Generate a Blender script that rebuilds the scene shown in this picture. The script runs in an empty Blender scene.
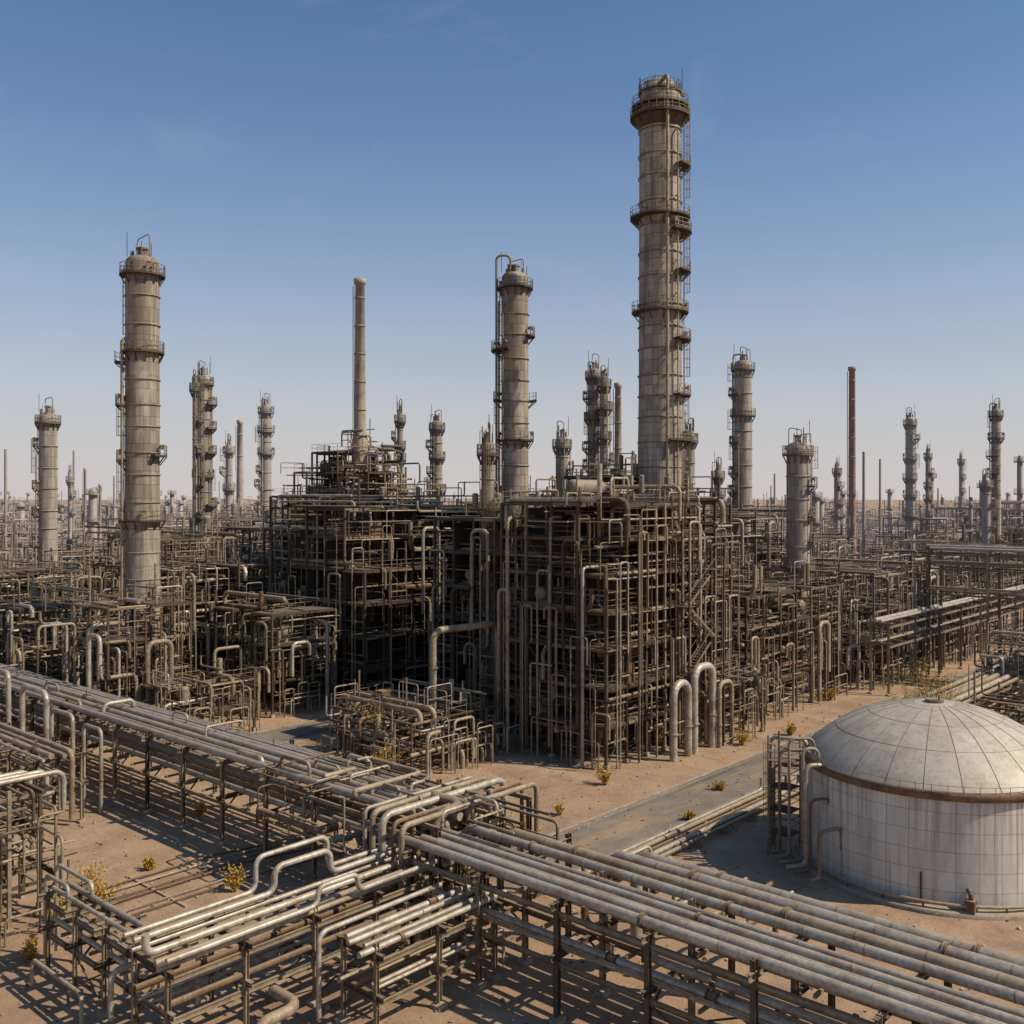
import bpy, math, random
import numpy as np
from mathutils import Vector
TH=math.radians(42); C_,S_=math.cos(TH),math.sin(TH)
def G(X,Y): return (X*C_-Y*S_, X*S_+Y*C_)
sc=bpy.context.scene
sc.view_settings.view_transform='Standard'
try: sc.view_settings.look='None'
except: pass
sc.view_settings.exposure=0

# ------------------------------------------------------------------ materials
def newmat(name):
    m=bpy.data.materials.new(name); m.use_nodes=True
    nt=m.node_tree; b=nt.nodes['Principled BSDF']; return m,nt,b
def N(nt,t,**k):
    n=nt.nodes.new(t)
    for a,v in k.items(): setattr(n,a,v)
    return n
def mixc(nt,fac,c1,c2,bt='MIX'):
    n=N(nt,'ShaderNodeMix',data_type='RGBA',blend_type=bt)
    for s,v in ((0,fac),(6,c1),(7,c2)):
        if hasattr(v,'is_output'): nt.links.new(v,n.inputs[s])
        else: n.inputs[s].default_value=(v if s==0 else (*v,1) if len(v)==3 else v)
    return n.outputs[2]
def ramp(nt,src,p0,p1,c0=(0,0,0,1),c1=(1,1,1,1)):
    r=N(nt,'ShaderNodeValToRGB'); r.color_ramp.elements[0].position=p0; r.color_ramp.elements[1].position=p1
    r.color_ramp.elements[0].color=c0; r.color_ramp.elements[1].color=c1
    nt.links.new(src,r.inputs[0]); return r.outputs[0]
def noise(nt,scale,detail=4,mapscale=None,rough=.6):
    tc=N(nt,'ShaderNodeTexCoord'); n=N(nt,'ShaderNodeTexNoise'); n.inputs['Scale'].default_value=scale
    n.inputs['Detail'].default_value=detail; n.inputs['Roughness'].default_value=rough
    if mapscale:
        mp=N(nt,'ShaderNodeMapping'); mp.inputs['Scale'].default_value=mapscale
        nt.links.new(tc.outputs['Object'],mp.inputs[0]); nt.links.new(mp.outputs[0],n.inputs['Vector'])
    else: nt.links.new(tc.outputs['Object'],n.inputs['Vector'])
    return n.outputs[0]
HAZE_TINT=(0.45,0.40,0.37)  # air haze colour, blended into base colours in place of a volume
def metal(name,c1,c2,rust,rough,met,haze,streak=False,dust=.42):
    m,nt,b=newmat(name)
    at=N(nt,'ShaderNodeAttribute',attribute_name='tint')
    base=mixc(nt,at.outputs['Fac'],c1,c2)
    f=ramp(nt,noise(nt,.9,6,(1,1,.25) if streak else None,.7),.44,.66)
    f2=N(nt,'ShaderNodeMath',operation='MULTIPLY'); nt.links.new(f,f2.inputs[0]); f2.inputs[1].default_value=.75
    base=mixc(nt,f2.outputs[0],base,rust)
    g=ramp(nt,noise(nt,5,4),.3,.8,(.6,.6,.6,1),(1.16,1.14,1.1,1))
    base=mixc(nt,1.0,base,g,'MULTIPLY')
    # dust settled on upward-facing faces
    ge=N(nt,'ShaderNodeNewGeometry'); sx=N(nt,'ShaderNodeSeparateXYZ'); nt.links.new(ge.outputs['Normal'],sx.inputs[0])
    du=ramp(nt,sx.outputs[2],.45,1.0,(0,0,0,1),(dust,dust,dust,1))
    base=mixc(nt,du,base,(.40,.30,.20))
    if haze>0: base=mixc(nt,haze,base,HAZE_TINT)
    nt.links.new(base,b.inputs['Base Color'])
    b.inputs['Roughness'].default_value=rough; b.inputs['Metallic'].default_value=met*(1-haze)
    b.inputs['Specular IOR Level'].default_value=.35
    return m
def tower_mat(name,c1,c2,haze):
    m,nt,b=newmat(name)
    at=N(nt,'ShaderNodeAttribute',attribute_name='tint')
    base=mixc(nt,at.outputs['Fac'],c1,c2)
    tc=N(nt,'ShaderNodeTexCoord'); sx=N(nt,'ShaderNodeSeparateXYZ'); nt.links.new(tc.outputs['Object'],sx.inputs[0])
    an=N(nt,'ShaderNodeMath',operation='ARCTAN2'); nt.links.new(sx.outputs[1],an.inputs[0]); nt.links.new(sx.outputs[0],an.inputs[1])
    def mth(op,a,bv):
        n=N(nt,'ShaderNodeMath',operation=op)
        for i,v in enumerate((a,bv)):
            if v is None: continue
            if hasattr(v,'is_output'): nt.links.new(v,n.inputs[i])
            else: n.inputs[i].default_value=v
        return n.outputs[0]
    zc=mth('MULTIPLY',sx.outputs[2],1/1.55)
    cv=N(nt,'ShaderNodeCombineXYZ'); nt.links.new(mth('MULTIPLY',an.outputs[0],14/6.2832),cv.inputs[0]); nt.links.new(zc,cv.inputs[1])
    fl=N(nt,'ShaderNodeVectorMath',operation='FLOOR'); nt.links.new(cv.outputs[0],fl.inputs[0])
    wn=N(nt,'ShaderNodeTexWhiteNoise',noise_dimensions='3D'); nt.links.new(fl.outputs[0],wn.inputs[0])
    base=mixc(nt,1.0,base,ramp(nt,wn.outputs[0],0,1,(.70,.69,.67,1),(1.22,1.19,1.15,1)),'MULTIPLY')
    fx=mth('FRACT',mth('MULTIPLY',an.outputs[0],14/6.2832),None); fz=mth('FRACT',zc,None)
    sm=mth('MAXIMUM',mth('LESS_THAN',fx,.05),mth('LESS_THAN',fz,.06))
    base=mixc(nt,mth('MULTIPLY',sm,.6),base,(.07,.05,.035))
    st=ramp(nt,noise(nt,1.0,7,(1.6,1.6,.07),.7),.42,.60)
    base=mixc(nt,mth('MULTIPLY',st,.75),base,(.14,.10,.068))
    st2=ramp(nt,noise(nt,.5,6,(1,1,.3),.7),.5,.66)
    base=mixc(nt,mth('MULTIPLY',st2,.5),base,(.52,.465,.385))
    st3=ramp(nt,noise(nt,1.3,7,(1,1,.6),.75),.56,.68)
    base=mixc(nt,mth('MULTIPLY',st3,.65),base,(.21,.12,.065))
    if haze>0: base=mixc(nt,haze,base,HAZE_TINT)
    nt.links.new(base,b.inputs['Base Color'])
    b.inputs['Roughness'].default_value=.7; b.inputs['Metallic'].default_value=0; b.inputs['Specular IOR Level'].default_value=.3
    bp=N(nt,'ShaderNodeBump'); bp.inputs['Strength'].default_value=.5; bp.inputs['Distance'].default_value=.05
    nt.links.new(mth('SUBTRACT',1,sm),bp.inputs['Height']); nt.links.new(bp.outputs[0],b.inputs['Normal'])
    return m
STEEL,STEELT,PIPE,PIPET,RUST,DECK,VES,TOW,CONC,RED=range(10)
def matset(h,tag):
    return [metal('steel_dark'+tag,(.06,.047,.03),(.115,.088,.055),(.10,.055,.028),.7,.1,h,dust=.3),
            metal('steel_tan'+tag,(.21,.165,.10),(.34,.275,.18),(.15,.085,.045),.6,.1,h),
            metal('pipe_cladding'+tag,(.43,.385,.31),(.56,.51,.42),(.25,.16,.095),.47,.25,h,dust=.38),
            metal('pipe_painted'+tag,(.28,.225,.145),(.44,.36,.245),(.18,.10,.055),.58,.1,h),
            metal('rusty_steel'+tag,(.15,.085,.045),(.25,.155,.085),(.08,.045,.025),.85,.05,h),
            metal('deck_grating'+tag,(.035,.028,.02),(.08,.064,.046),(.08,.048,.028),.85,.05,h,dust=.25),
            metal('vessel_shell'+tag,(.23,.195,.145),(.36,.31,.24),(.16,.10,.06),.6,.1,h,True),
            tower_mat('column_shell'+tag,(.39,.35,.29),(.30,.255,.20),h),
            metal('concrete'+tag,(.36,.29,.22),(.44,.37,.29),(.26,.19,.13),.95,0,h),
            metal('chimney_red'+tag,(.34,.17,.12),(.40,.22,.16),(.2,.1,.07),.75,0,h)]
MS=[matset(0,''),matset(.17,'_haze_mid'),matset(.45,'_haze_far'),matset(.7,'_haze_distant')]  # same materials, paler with distance: haze painted into the colour

# ------------------------------------------------------------------ builder
def unit_(v):
    n=np.linalg.norm(v,axis=-1,keepdims=True); n[n==0]=1; return v/n
class B:
    def __init__(s,sides=8): s.sides=sides; s.seg=[]; s.box=[]; s.pol=[]
    def t(s,p0,p1,r,mat=PIPE,r1=None,cap=True,tint=None,n0=None,n1=None,sides=None):
        if tint is None: tint=random.random()
        s.seg.append((*p0,*p1,r,r if r1 is None else r1,*(n0 or (0,0,0)),*(n1 or (0,0,0)),1 if cap else 0,mat,tint,sides or s.sides))
    def pipe(s,pts,r,mat=PIPE,bend=None,closed=False,tint=None,sub=3,sides=None):
        if tint is None: tint=random.random()
        P=[Vector(p) for p in pts]
        Q=[P[0]]
        for a in P[1:]:
            if (a-Q[-1]).length>1e-4: Q.append(a)
        P=Q
        if len(P)<2: return
        if bend is None: bend=r*2.5
        out=[]
        if closed: out=P
        else:
            out=[P[0]]
            for i in range(1,len(P)-1):
                d0=P[i]-P[i-1]; d1=P[i+1]-P[i]; l0=d0.length; l1=d1.length; d0.normalize(); d1.normalize()
                if d0.dot(d1)>.995 or bend<=0: out.append(P[i]); continue
                if d0.dot(d1)<-.99: continue
                ang=d0.angle(d1); tl=min(bend*math.tan(ang/2),l0*.48,l1*.48)
                a=P[i]-d0*tl; c=P[i]+d1*tl
                for k in range(sub+1):
                    u=k/sub; w=math.cos(ang/2)
                    q=(a*(1-u)**2+P[i]*(2*u*(1-u)*w)+c*u*u)/((1-u)**2+2*u*(1-u)*w+u*u)
                    out.append(q)
            out.append(P[-1])
        n=len(out); segs=n if closed else n-1
        D=[(out[(i+1)%n]-out[i]).normalized() for i in range(segs)]
        for i in range(segs):
            if closed: m0=D[i-1]+D[i]; m1=D[i]+D[(i+1)%segs]
            else:
                m0=(D[i-1]+D[i]) if i>0 else D[i]; m1=(D[i]+D[i+1]) if i<segs-1 else D[i]
            if m0.length<.1:m0=D[i]
            if m1.length<.1:m1=D[i]
            cap=(not closed) and (i==0 or i==segs-1)
            s.t(out[i],out[(i+1)%n],r,mat,cap=cap,tint=tint,n0=tuple(m0),n1=tuple(m1),sides=sides)
    def b(s,p0,p1,w,h,mat=STEEL,tint=None):
        s.box.append((*p0,*p1,w,h,mat,random.random() if tint is None else tint))
    def bx(s,x0,x1,y0,y1,z0,z1,mat=STEEL,tint=None):
        s.b(((x0+x1)/2,(y0+y1)/2,z0),((x0+x1)/2,(y0+y1)/2,z1),abs(x1-x0),abs(y1-y0),mat,tint)
    def ib(s,p0,p1,w,h,mat=STEEL):
        p0=Vector(p0);p1=Vector(p1); d=(p1-p0).normalized(); tt=random.random()
        if abs(d.z)>.9: u=Vector((0,1,0))
        else: u=(d.cross(Vector((0,0,1)))).cross(d)
        f=max(.02,h*.1); o=u*(h/2-f/2)
        s.b(p0+o,p1+o,w,f,mat,tt); s.b(p0-o,p1-o,w,f,mat,tt); s.b(p0,p1,max(.02,w*.12),h-2*f-.002,mat,tt)
    def poly(s,V,F,mat,smooth=True,tint=None):
        s.pol.append((V,F,mat,smooth,random.random() if tint is None else tint))
    def lathe(s,c,prof,mat,axis='z',n=24,tint=None):
        V=[];F=[]
        for (r,z) in prof:
            for k in range(n):
                a=2*math.pi*k/n; x,y=max(r,.001)*math.cos(a),max(r,.001)*math.sin(a)
                if axis=='z': V.append((c[0]+x,c[1]+y,c[2]+z))
                elif axis=='x': V.append((c[0]+z,c[1]+x,c[2]+y))
                else: V.append((c[0]+y,c[1]+z,c[2]+x))
        for i in range(len(prof)-1):
            for k in range(n):
                k2=(k+1)%n; F.append((i*n+k,i*n+k2,(i+1)*n+k2,(i+1)*n+k))
        s.poly(V,F,mat,True,tint)
    def drum(s,c,L,r,axis,mat=VES,n=16):
        h=r*.5; pr=[(0,-L/2-h),(r*.5,-L/2-h*.87),(r*.87,-L/2-h*.5),(r,-L/2),(r,-L/2+.01),(r,L/2-.01),(r,L/2),(r*.87,L/2+h*.5),(r*.5,L/2+h*.87),(0,L/2+h)]
        s.lathe(c,pr,mat,axis,n)
    def make(s,name,haze=0,parent=None,loc=(0,0,0),mesh_only=False):
        VV=[];LI=[];LC=[];MI=[];SM=[];TI=[];off=0
        if s.seg:
            A0=np.array(s.seg,dtype=float)
            for k in np.unique(A0[:,17]).astype(int):
                A=A0[A0[:,17]==k]
                p0=A[:,0:3];p1=A[:,3:6]; d=unit_(p1-p0)
                ref=np.where(np.abs(d[:,2:3])>.9,np.array([[1.,0,0]]),np.array([[0,0,1.]]))
                e1=unit_(np.cross(d,ref)); e2=np.cross(d,e1)
                th=np.arange(k)*2*np.pi/k+ (np.pi/k)
                q=e1[:,None,:]*np.cos(th)[None,:,None]+e2[:,None,:]*np.sin(th)[None,:,None]
                def ring(p,r,n):
                    z=np.abs(n).sum(1)<1e-6; n=np.where(z[:,None],d,n); n=unit_(n)
                    qq=q*r[:,None,None]; dn=(d*n).sum(1); dn=np.where(np.abs(dn)<.3,.3,dn)
                    tt=-(qq*n[:,None,:]).sum(2)/dn[:,None]
                    return p[:,None,:]+qq+d[:,None,:]*tt[:,:,None]
                R0=ring(p0,A[:,6],A[:,8:11]);R1=ring(p1,A[:,7],A[:,11:14])
                n=len(A); V=np.concatenate([R0,R1],1).reshape(-1,3)
                bi=(np.arange(n)*2*k)[:,None]; i=np.arange(k)[None,:]; j=(i+1)%k
                f=np.stack([bi+i,bi+j,bi+j+k,bi+i+k],2).reshape(-1)+off
                VV.append(V);LI.append(f);LC.append(np.full(n*k,4));MI.append(np.repeat(A[:,15],k));SM.append(np.ones(n*k));TI.append(np.repeat(A[:,16],k)); off+=len(V)
                cm=A[:,14]>.5
                if cm.any():
                    V=np.concatenate([R0[cm],R1[cm]],1).reshape(-1,3); m=cm.sum(); bi=(np.arange(m)*2*k)[:,None]
                    f=np.stack([bi+(k-1-i),bi+k+i],1).reshape(-1)+off
                    VV.append(V);LI.append(f);LC.append(np.full(m*2,k));MI.append(np.repeat(A[cm][:,15],2));SM.append(np.zeros(m*2));TI.append(np.repeat(A[cm][:,16],2)); off+=len(V)
        if s.box:
            A=np.array(s.box,dtype=float); p0=A[:,0:3];p1=A[:,3:6]; d=unit_(p1-p0)
            vert=np.abs(d[:,2:3])>.95
            up=np.where(vert,np.array([[0,1.,0]]),np.array([[0,0,1.]]))
            sd=unit_(np.cross(d,up)); u=np.cross(sd,d)
            w=A[:,6:7]/2;h=A[:,7:8]/2
            cs=[u*h+sd*w,-u*h+sd*w,-u*h-sd*w,u*h-sd*w]
            V=np.stack([p0+c for c in cs]+[p1+c for c in cs],1).reshape(-1,3); n=len(A)
            fc=np.array([[0,1,5,4],[1,2,6,5],[2,3,7,6],[3,0,4,7],[3,2,1,0],[4,5,6,7]])
            f=((np.arange(n)*8)[:,None,None]+fc[None]).reshape(-1)+off
            VV.append(V);LI.append(f);LC.append(np.full(n*6,4));MI.append(np.repeat(A[:,8],6));SM.append(np.zeros(n*6));TI.append(np.repeat(A[:,9],6)); off+=len(V)
        for (Vp,Fp,mt,sm,ti) in s.pol:
            VV.append(np.array(Vp,dtype=float).reshape(-1,3)); LI.append(np.concatenate([np.array(x) for x in Fp])+off); LC.append(np.array([len(x) for x in Fp]))
            nf=len(Fp); MI.append(np.full(nf,mt));SM.append(np.full(nf,1. if sm else 0.));TI.append(np.full(nf,ti)); off+=len(Vp)
        V=np.concatenate(VV)-np.array(loc); L=np.concatenate(LI).astype(np.int32); LCn=np.concatenate(LC).astype(np.int32)
        me=bpy.data.meshes.new(name); me.vertices.add(len(V)); me.vertices.foreach_set('co',V.astype(np.float32).ravel())
        me.loops.add(len(L)); me.loops.foreach_set('vertex_index',L)
        me.polygons.add(len(LCn)); st=np.concatenate([[0],np.cumsum(LCn)[:-1]]).astype(np.int32)
        me.polygons.foreach_set('loop_start',st)
        try: me.polygons.foreach_set('loop_total',LCn)
        except: pass
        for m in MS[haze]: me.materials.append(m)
        me.polygons.foreach_set('material_index',np.concatenate(MI).astype(np.int32))
        me.polygons.foreach_set('use_smooth',np.concatenate(SM)>.5)
        me.update(calc_edges=True)
        at=me.attributes.new('tint','FLOAT','FACE'); at.data.foreach_set('value',np.concatenate(TI).astype(np.float32))
        if mesh_only: return me
        o=bpy.data.objects.new(name,me); o.location=loc; sc.collection.objects.link(o)
        if parent: o.parent=parent
        return o
ri=random.uniform
# ------------------------------------------------------------------ parts
def rail(b,p0,p1,h=1.1,r=.028,mat=STEELT):
    p0=Vector(p0);p1=Vector(p1);L=(p1-p0).length; n=max(1,int(L/1.7)); tt=random.random()
    for k in (h,h*.55): b.t(p0+Vector((0,0,k)),p1+Vector((0,0,k)),r,mat,cap=False,tint=tt,sides=4)
    for i in range(n+1):
        q=p0.lerp(p1,i/n); b.t(q,q+Vector((0,0,h)),r,mat,cap=False,tint=tt,sides=4)
def ladder(b,x,y,z0,z1,nx,ny,cage=True,mat=STEELT):
    tx,ty=-ny,nx; w=.28
    for s in (-w,w): b.b((x+tx*s,y+ty*s,z0),(x+tx*s,y+ty*s,z1+1),.06,.06,mat)
    z=z0+.3
    while z<z1: b.t((x-tx*w,y-ty*w,z),(x+tx*w,y+ty*w,z),.02,mat,cap=False,sides=4); z+=.45
    if cage and z1-z0>4:
        z=z0+2.2; A=[math.pi*k/6 for k in range(7)]
        pt=[(tx*.38*math.cos(a)+nx*.75*math.sin(a),ty*.38*math.cos(a)+ny*.75*math.sin(a)) for a in A]
        while z<z1+1:
            for k in range(6): b.t((x+pt[k][0],y+pt[k][1],z),(x+pt[k+1][0],y+pt[k+1][1],z),.03,mat,cap=False,sides=4)
            z+=1.1
        for k in (1,2,3,4,5): b.t((x+pt[k][0],y+pt[k][1],z0+2.2),(x+pt[k][0],y+pt[k][1],z1+1),.022,mat,cap=False,sides=4)
def ringplat(b,cx,cy,z,ri_,ro,a0=0,a1=360,h=1.1,mat=STEEL,brk=True):
    n=max(4,int((a1-a0)/15)); full=(a1-a0)>=359
    P=[math.radians(a0+(a1-a0)*k/n) for k in range(n+1)]
    V=[];F=[]
    for a in P:
        for (r,zz) in ((ri_,z),(ro,z),(ro,z-.22),(ri_,z-.22)): V.append((cx+r*math.cos(a),cy+r*math.sin(a),zz))
    for k in range(n):
        o=k*4;q=o+4
        F+= [(o,o+1,q+1,q),(o+1,o+2,q+2,q+1),(o+2,o+3,q+3,q+2)]
    if not full: F+=[(0,3,2,1),(n*4,n*4+1,n*4+2,n*4+3)]
    b.poly(V,F,mat,False)
    R=ro-.05; tt=random.random()
    for k in range(n):
        p=(cx+R*math.cos(P[k]),cy+R*math.sin(P[k])); q=(cx+R*math.cos(P[k+1]),cy+R*math.sin(P[k+1]))
        for hh in (h,h*.55,.15): b.t((*p,z+hh),(*q,z+hh),.035 if hh>.2 else .05,STEELT,cap=False,tint=tt,sides=4)
    for k in range(0,n+1): b.t((cx+R*math.cos(P[k]),cy+R*math.sin(P[k]),z),(cx+R*math.cos(P[k]),cy+R*math.sin(P[k]),z+h),.035,STEELT,cap=False,tint=tt,sides=4)
    if brk:
        for k in range(0,n+1,2):
            c,s=math.cos(P[k]),math.sin(P[k]); b.b((cx+ri_*c,cy+ri_*s,z-1.2),(cx+(ro-.1)*c,cy+(ro-.1)*s,z-.25),.1,.12,mat)
def tower(name,X,Y,D,top,z0=0,plats=(),haze=0,taper=1.0,rings=3.1,side=0,risers=2,cone=None,mat=TOW,crown='deck',n=32,tint=None):
    cx,cy=G(X,Y); b=B(6); r=D/2; bt=tint if tint is not None else ri(.2,.8)
    prof=[(r*1.12,0),(r*1.12,.5),(r*1.02,.52)]
    Ht=top
    k=12
    for i in range(k+1):
        z=.6+(Ht-1.0-.6)*i/k; prof.append((r*(1.03-(1-taper)*i/k) if i<k*.45 else r*(1.0-(1-taper)*i/k),z))
    rt=prof[-1][0]
    prof+=[(rt*.97,Ht-.6),(rt*.8,Ht-.25),(rt*.45,Ht-.05),(.01,Ht)]
    b.lathe((cx,cy,0),prof,mat,'z',n,bt)
    z=z0 if z0>rings else rings
    while z<Ht-1.2:
        rr=r*(1.03-(1-taper)*z/Ht)
        b.lathe((cx,cy,z),[(rr-.02,-.08),(rr+.07,-.07),(rr+.07,.07),(rr-.02,.08)],VES if mat==TOW else mat,'z',n,bt); z+=rings*ri(.85,1.15)
    def pol(ang,R): a=math.radians(42+ang); return (cx+R*math.cos(a),cy+R*math.sin(a))
    pz=[]
    for p in plats:
        z,a0,a1,w=p
        ringplat(b,cx,cy,z,r*.98,r+w,42+a0,42+a1); pz.append(z)
        for e in range(2):
            aa=ri(a0,a1); q=pol(aa,r+.2); q2=pol(aa,r+w*.6); b.t((*q,z+.9),(*q2,z+.9),.22,VES)
            b.t((*q2,z+.9),(*pol(aa,r+w*.6+.12),z+.9),.3,STEELT)
    zs=sorted(set([max(z0,3)]+pz+[Ht-1]))
    for i in range(len(zs)-1):
        if zs[i+1]-zs[i]>2.5:
            an=side+(12 if i%2 else -14); q=pol(an,r+.25); a=math.radians(42+an); ladder(b,q[0],q[1],zs[i],zs[i+1],math.cos(a),math.sin(a))
            if zs[i+1]-zs[i]>9:
                zm=(zs[i]+zs[i+1])/2; ringplat(b,cx,cy,zm,r*.98,r+1.1,42+an-35,42+an+35)
    for k in range(risers):
        an=side+ri(40,80)*(1 if k%2 else -1); rr=ri(.08,.2)*max(.6,D/4); off=r+rr+.25
        q=pol(an,off); zt=Ht-ri(1,Ht*.3) if k else Ht+1.0
        qi=pol(an,r*.2)
        b.pipe([(*q,max(0,z0-4)),(*q,zt),(*qi,zt),(*qi,zt-1.2)],rr,PIPET,bend=rr*3)
        z=z0+2
        while z<zt-1: b.b((*pol(an,r-.05),z),(*pol(an,off),z),.09,.12,STEEL); z+=4
    if crown=='deck':
        b.t((cx,cy,Ht-.4),(cx,cy,Ht+.8),rt*.3,VES); b.t((cx,cy,Ht+.7),(cx,cy,Ht+.9),rt*.4,STEELT)
        q=pol(side+150,r*.8); b.pipe([(*q,Ht-.5),(*q,Ht+ri(1.4,2.4)),(*pol(side,r*.3),Ht+ri(1.4,2.4)),(*pol(side,r*.3),Ht+1.2)],.07,STEELT,bend=.3)
        for k in range(7):
            q=pol(k*51+30,r*ri(.3,.95)); b.t((*q,Ht-1),(*q,Ht+ri(.5,2.0)),ri(.03,.09),random.choice([STEELT,STEEL,PIPET]),sides=4)
        for k in range(4):
            q=pol(ri(0,360),r*.6); b.t((*q,Ht-.6),(*q,Ht+ri(.2,.8)),.16,VES)
        q=pol(side,r); b.t((*q,Ht),(*q,Ht+2.8),.04,STEEL,sides=4)
    return b,(cx,cy),name,haze
def fin(tp):
    b,c,name,haze=tp; return b.make(name,haze,loc=(c[0],c[1],0))

PSC=1.0
def pr(R):
    u=R.random(); return PSC*(.045+.05*R.random() if u<.62 else (.1+.08*R.random() if u<.92 else .2+.1*R.random()))
def pm(R): return R.choice([PIPE,PIPET,PIPET,STEELT,PIPET,RUST,PIPET,STEEL,STEEL,STEELT,PIPE])
def spaghetti(b,R,x0,x1,y0,y1,z0,z1,n,steps=(2,5),scale=1):
    for _ in range(n):
        p=[R.uniform(x0,x1),R.uniform(y0,y1),R.uniform(z0,z1)]; pts=[tuple(p)]; last=-1
        for k in range(R.randint(*steps)):
            ax=R.choice([a for a in (0,1,2,0,1) if a!=last]); last=ax
            lo,hi=((x0,x1),(y0,y1),(z0,z1))[ax]
            if R.random()<.35: tgt=R.uniform(lo,hi)
            else: tgt=p[ax]+R.uniform(-7,7)
            p[ax]=min(hi,max(lo,tgt)); pts.append(tuple(p))
        r=pr(R)*scale; b.pipe(pts,r,pm(R),bend=max(.25,r*3),sub=2,tint=R.random())
def goose(b,R,x,y,dx,dy,h,L,r,mat=PIPE,zb=0,drop=None):
    drop=h if drop is None else drop
    b.pipe([(x,y,zb),(x,y,zb+h),(x+dx*L,y+dy*L,zb+h),(x+dx*L,y+dy*L,zb+h-drop)],r,mat,bend=r*3.2,sub=5,sides=12 if r>.25 else None)
    for (px,py,pz) in ((x,y,zb+h*.35),(x+dx*L,y+dy*L,zb+h-drop*.6)):
        b.t((px,py,pz-.05),(px,py,pz+.05),r*1.45,STEELT)
def process(b,R,x0,x1,y0,y1,lv,nx,ny,c=.3,pd=1.,jag=.25,deckp=.5,railp=.7,eq=.1,risers=1.,spag=1.,portal=1.,shade_panels=0.,dome=False):
    xs=[x0+(x1-x0)*i/nx for i in range(nx+1)]; ys=[y0+(y1-y0)*i/ny for i in range(ny+1)]
    nl=len(lv); K=[[nl if R.random()>jag else R.randint(max(1,nl-2),nl) for j in range(ny)] for i in range(nx)]
    if dome:
        for i in range(nx):
            for j in range(ny):
                d=math.hypot((i+.5)/nx-.5,(j+.5)/ny-.5); K[i][j]=max(1,nl-int(d*6.5+R.random()*1.3))
    def bay(i,j): return K[i][j] if 0<=i<nx and 0<=j<ny else 0
    for i in range(nx+1):
        for j in range(ny+1):
            k=max(bay(i,j),bay(i-1,j),bay(i,j-1),bay(i-1,j-1))
            zt=lv[k-1]+(R.choice([.08,.08,.08,1.2]) if R.random()<.6 else .08)
            b.b((xs[i],ys[j],.35),(xs[i],ys[j],zt),c,c,R.choice([STEEL,STEEL,STEELT]))
            b.bx(xs[i]-c,xs[i]+c,ys[j]-c,ys[j]+c,-.1,.36,CONC)
    for l,z in enumerate(lv):
        zp=(lv[l-1] if l else 0.3)
        for i in range(nx+1):
            for j in range(ny+1):
                if i<nx and max(bay(i,j),bay(i,j-1))>l: b.b((xs[i],ys[j],z),(xs[i+1],ys[j],z),c*.7,c*1.1,R.choice([STEEL,STEEL,STEELT]))
                if j<ny and max(bay(i,j),bay(i-1,j))>l: b.b((xs[i],ys[j],z-.015),(xs[i],ys[j+1],z-.015),c*.7,c,R.choice([STEEL,STEEL,STEELT]))
                zm=(zp+z)/2
                if R.random()<.45 and i<nx and max(bay(i,j),bay(i,j-1))>l: b.b((xs[i],ys[j],zm),(xs[i+1],ys[j],zm),c*.4,c*.5,STEELT)
                if R.random()<.45 and j<ny and max(bay(i,j),bay(i-1,j))>l: b.b((xs[i],ys[j],zm+.3),(xs[i],ys[j+1],zm+.3),c*.4,c*.5,STEELT)
                if shade_panels>0:  # dark panels added inside the bays to stand in for deep interior shade
                    if 0<j<ny and i<nx and min(bay(i,j),bay(i,j-1))>l and R.random()<shade_panels: b.bx(xs[i]+c,xs[i+1]-c,ys[j]-.03,ys[j]+.03,zp+.3,z-.4,DECK)
                    if 0<i<nx and j<ny and min(bay(i,j),bay(i-1,j))>l and R.random()<shade_panels: b.bx(xs[i]-.03,xs[i]+.03,ys[j]+c,ys[j+1]-c,zp+.3,z-.4,DECK)
        for i in range(nx):
            for j in range(ny):
                if bay(i,j)<=l: continue
                if R.random()<deckp: b.bx(xs[i]+.1,xs[i+1]-.1,ys[j]+.1,ys[j+1]-.1,z+c*.56,z+c*.56+.07,DECK)
                zz=z+c*.6
                for (di,dj,p,q) in ((-1,0,(xs[i],ys[j]),(xs[i],ys[j+1])),(1,0,(xs[i+1],ys[j]),(xs[i+1],ys[j+1])),(0,-1,(xs[i],ys[j]),(xs[i+1],ys[j])),(0,1,(xs[i],ys[j+1]),(xs[i+1],ys[j+1]))):
                    if bay(i+di,j+dj)<=l and R.random()<railp: rail(b,(*p,zz),(*q,zz))
                if R.random()<eq:
                    cx,cy=(xs[i]+xs[i+1])/2,(ys[j]+ys[j+1])/2; bw=min(xs[1]-xs[0],ys[1]-ys[0])
                    nh=(lv[l+1]-z) if l+1<nl else 3
                    u=R.random()
                    if u<.45 and l+1<nl:
                        r=R.uniform(.4,min(.9,bw*.25,nh*.3)+.01); ax=R.choice('xy'); L=bw*R.uniform(.5,.9)
                        b.drum((cx,cy,z+r+.7),L,r,ax)
                        for s in (-.3,.3):
                            if ax=='x': b.bx(cx+s*L-.12,cx+s*L+.12,cy-r*.7,cy+r*.7,z+.2,z+.85,CONC)
                            else: b.bx(cx-r*.7,cx+r*.7,cy+s*L-.12,cy+s*L+.12,z+.2,z+.85,CONC)
                    elif u<.75:
                        r=R.uniform(.25,.6); b.drum((cx,cy,z+nh*.45+.6),nh*.55,r,'z')
                    else: b.bx(cx-bw*.28,cx+bw*.28,cy-bw*.22,cy+bw*.22,z+.2,z+nh*.5,RUST)
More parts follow.
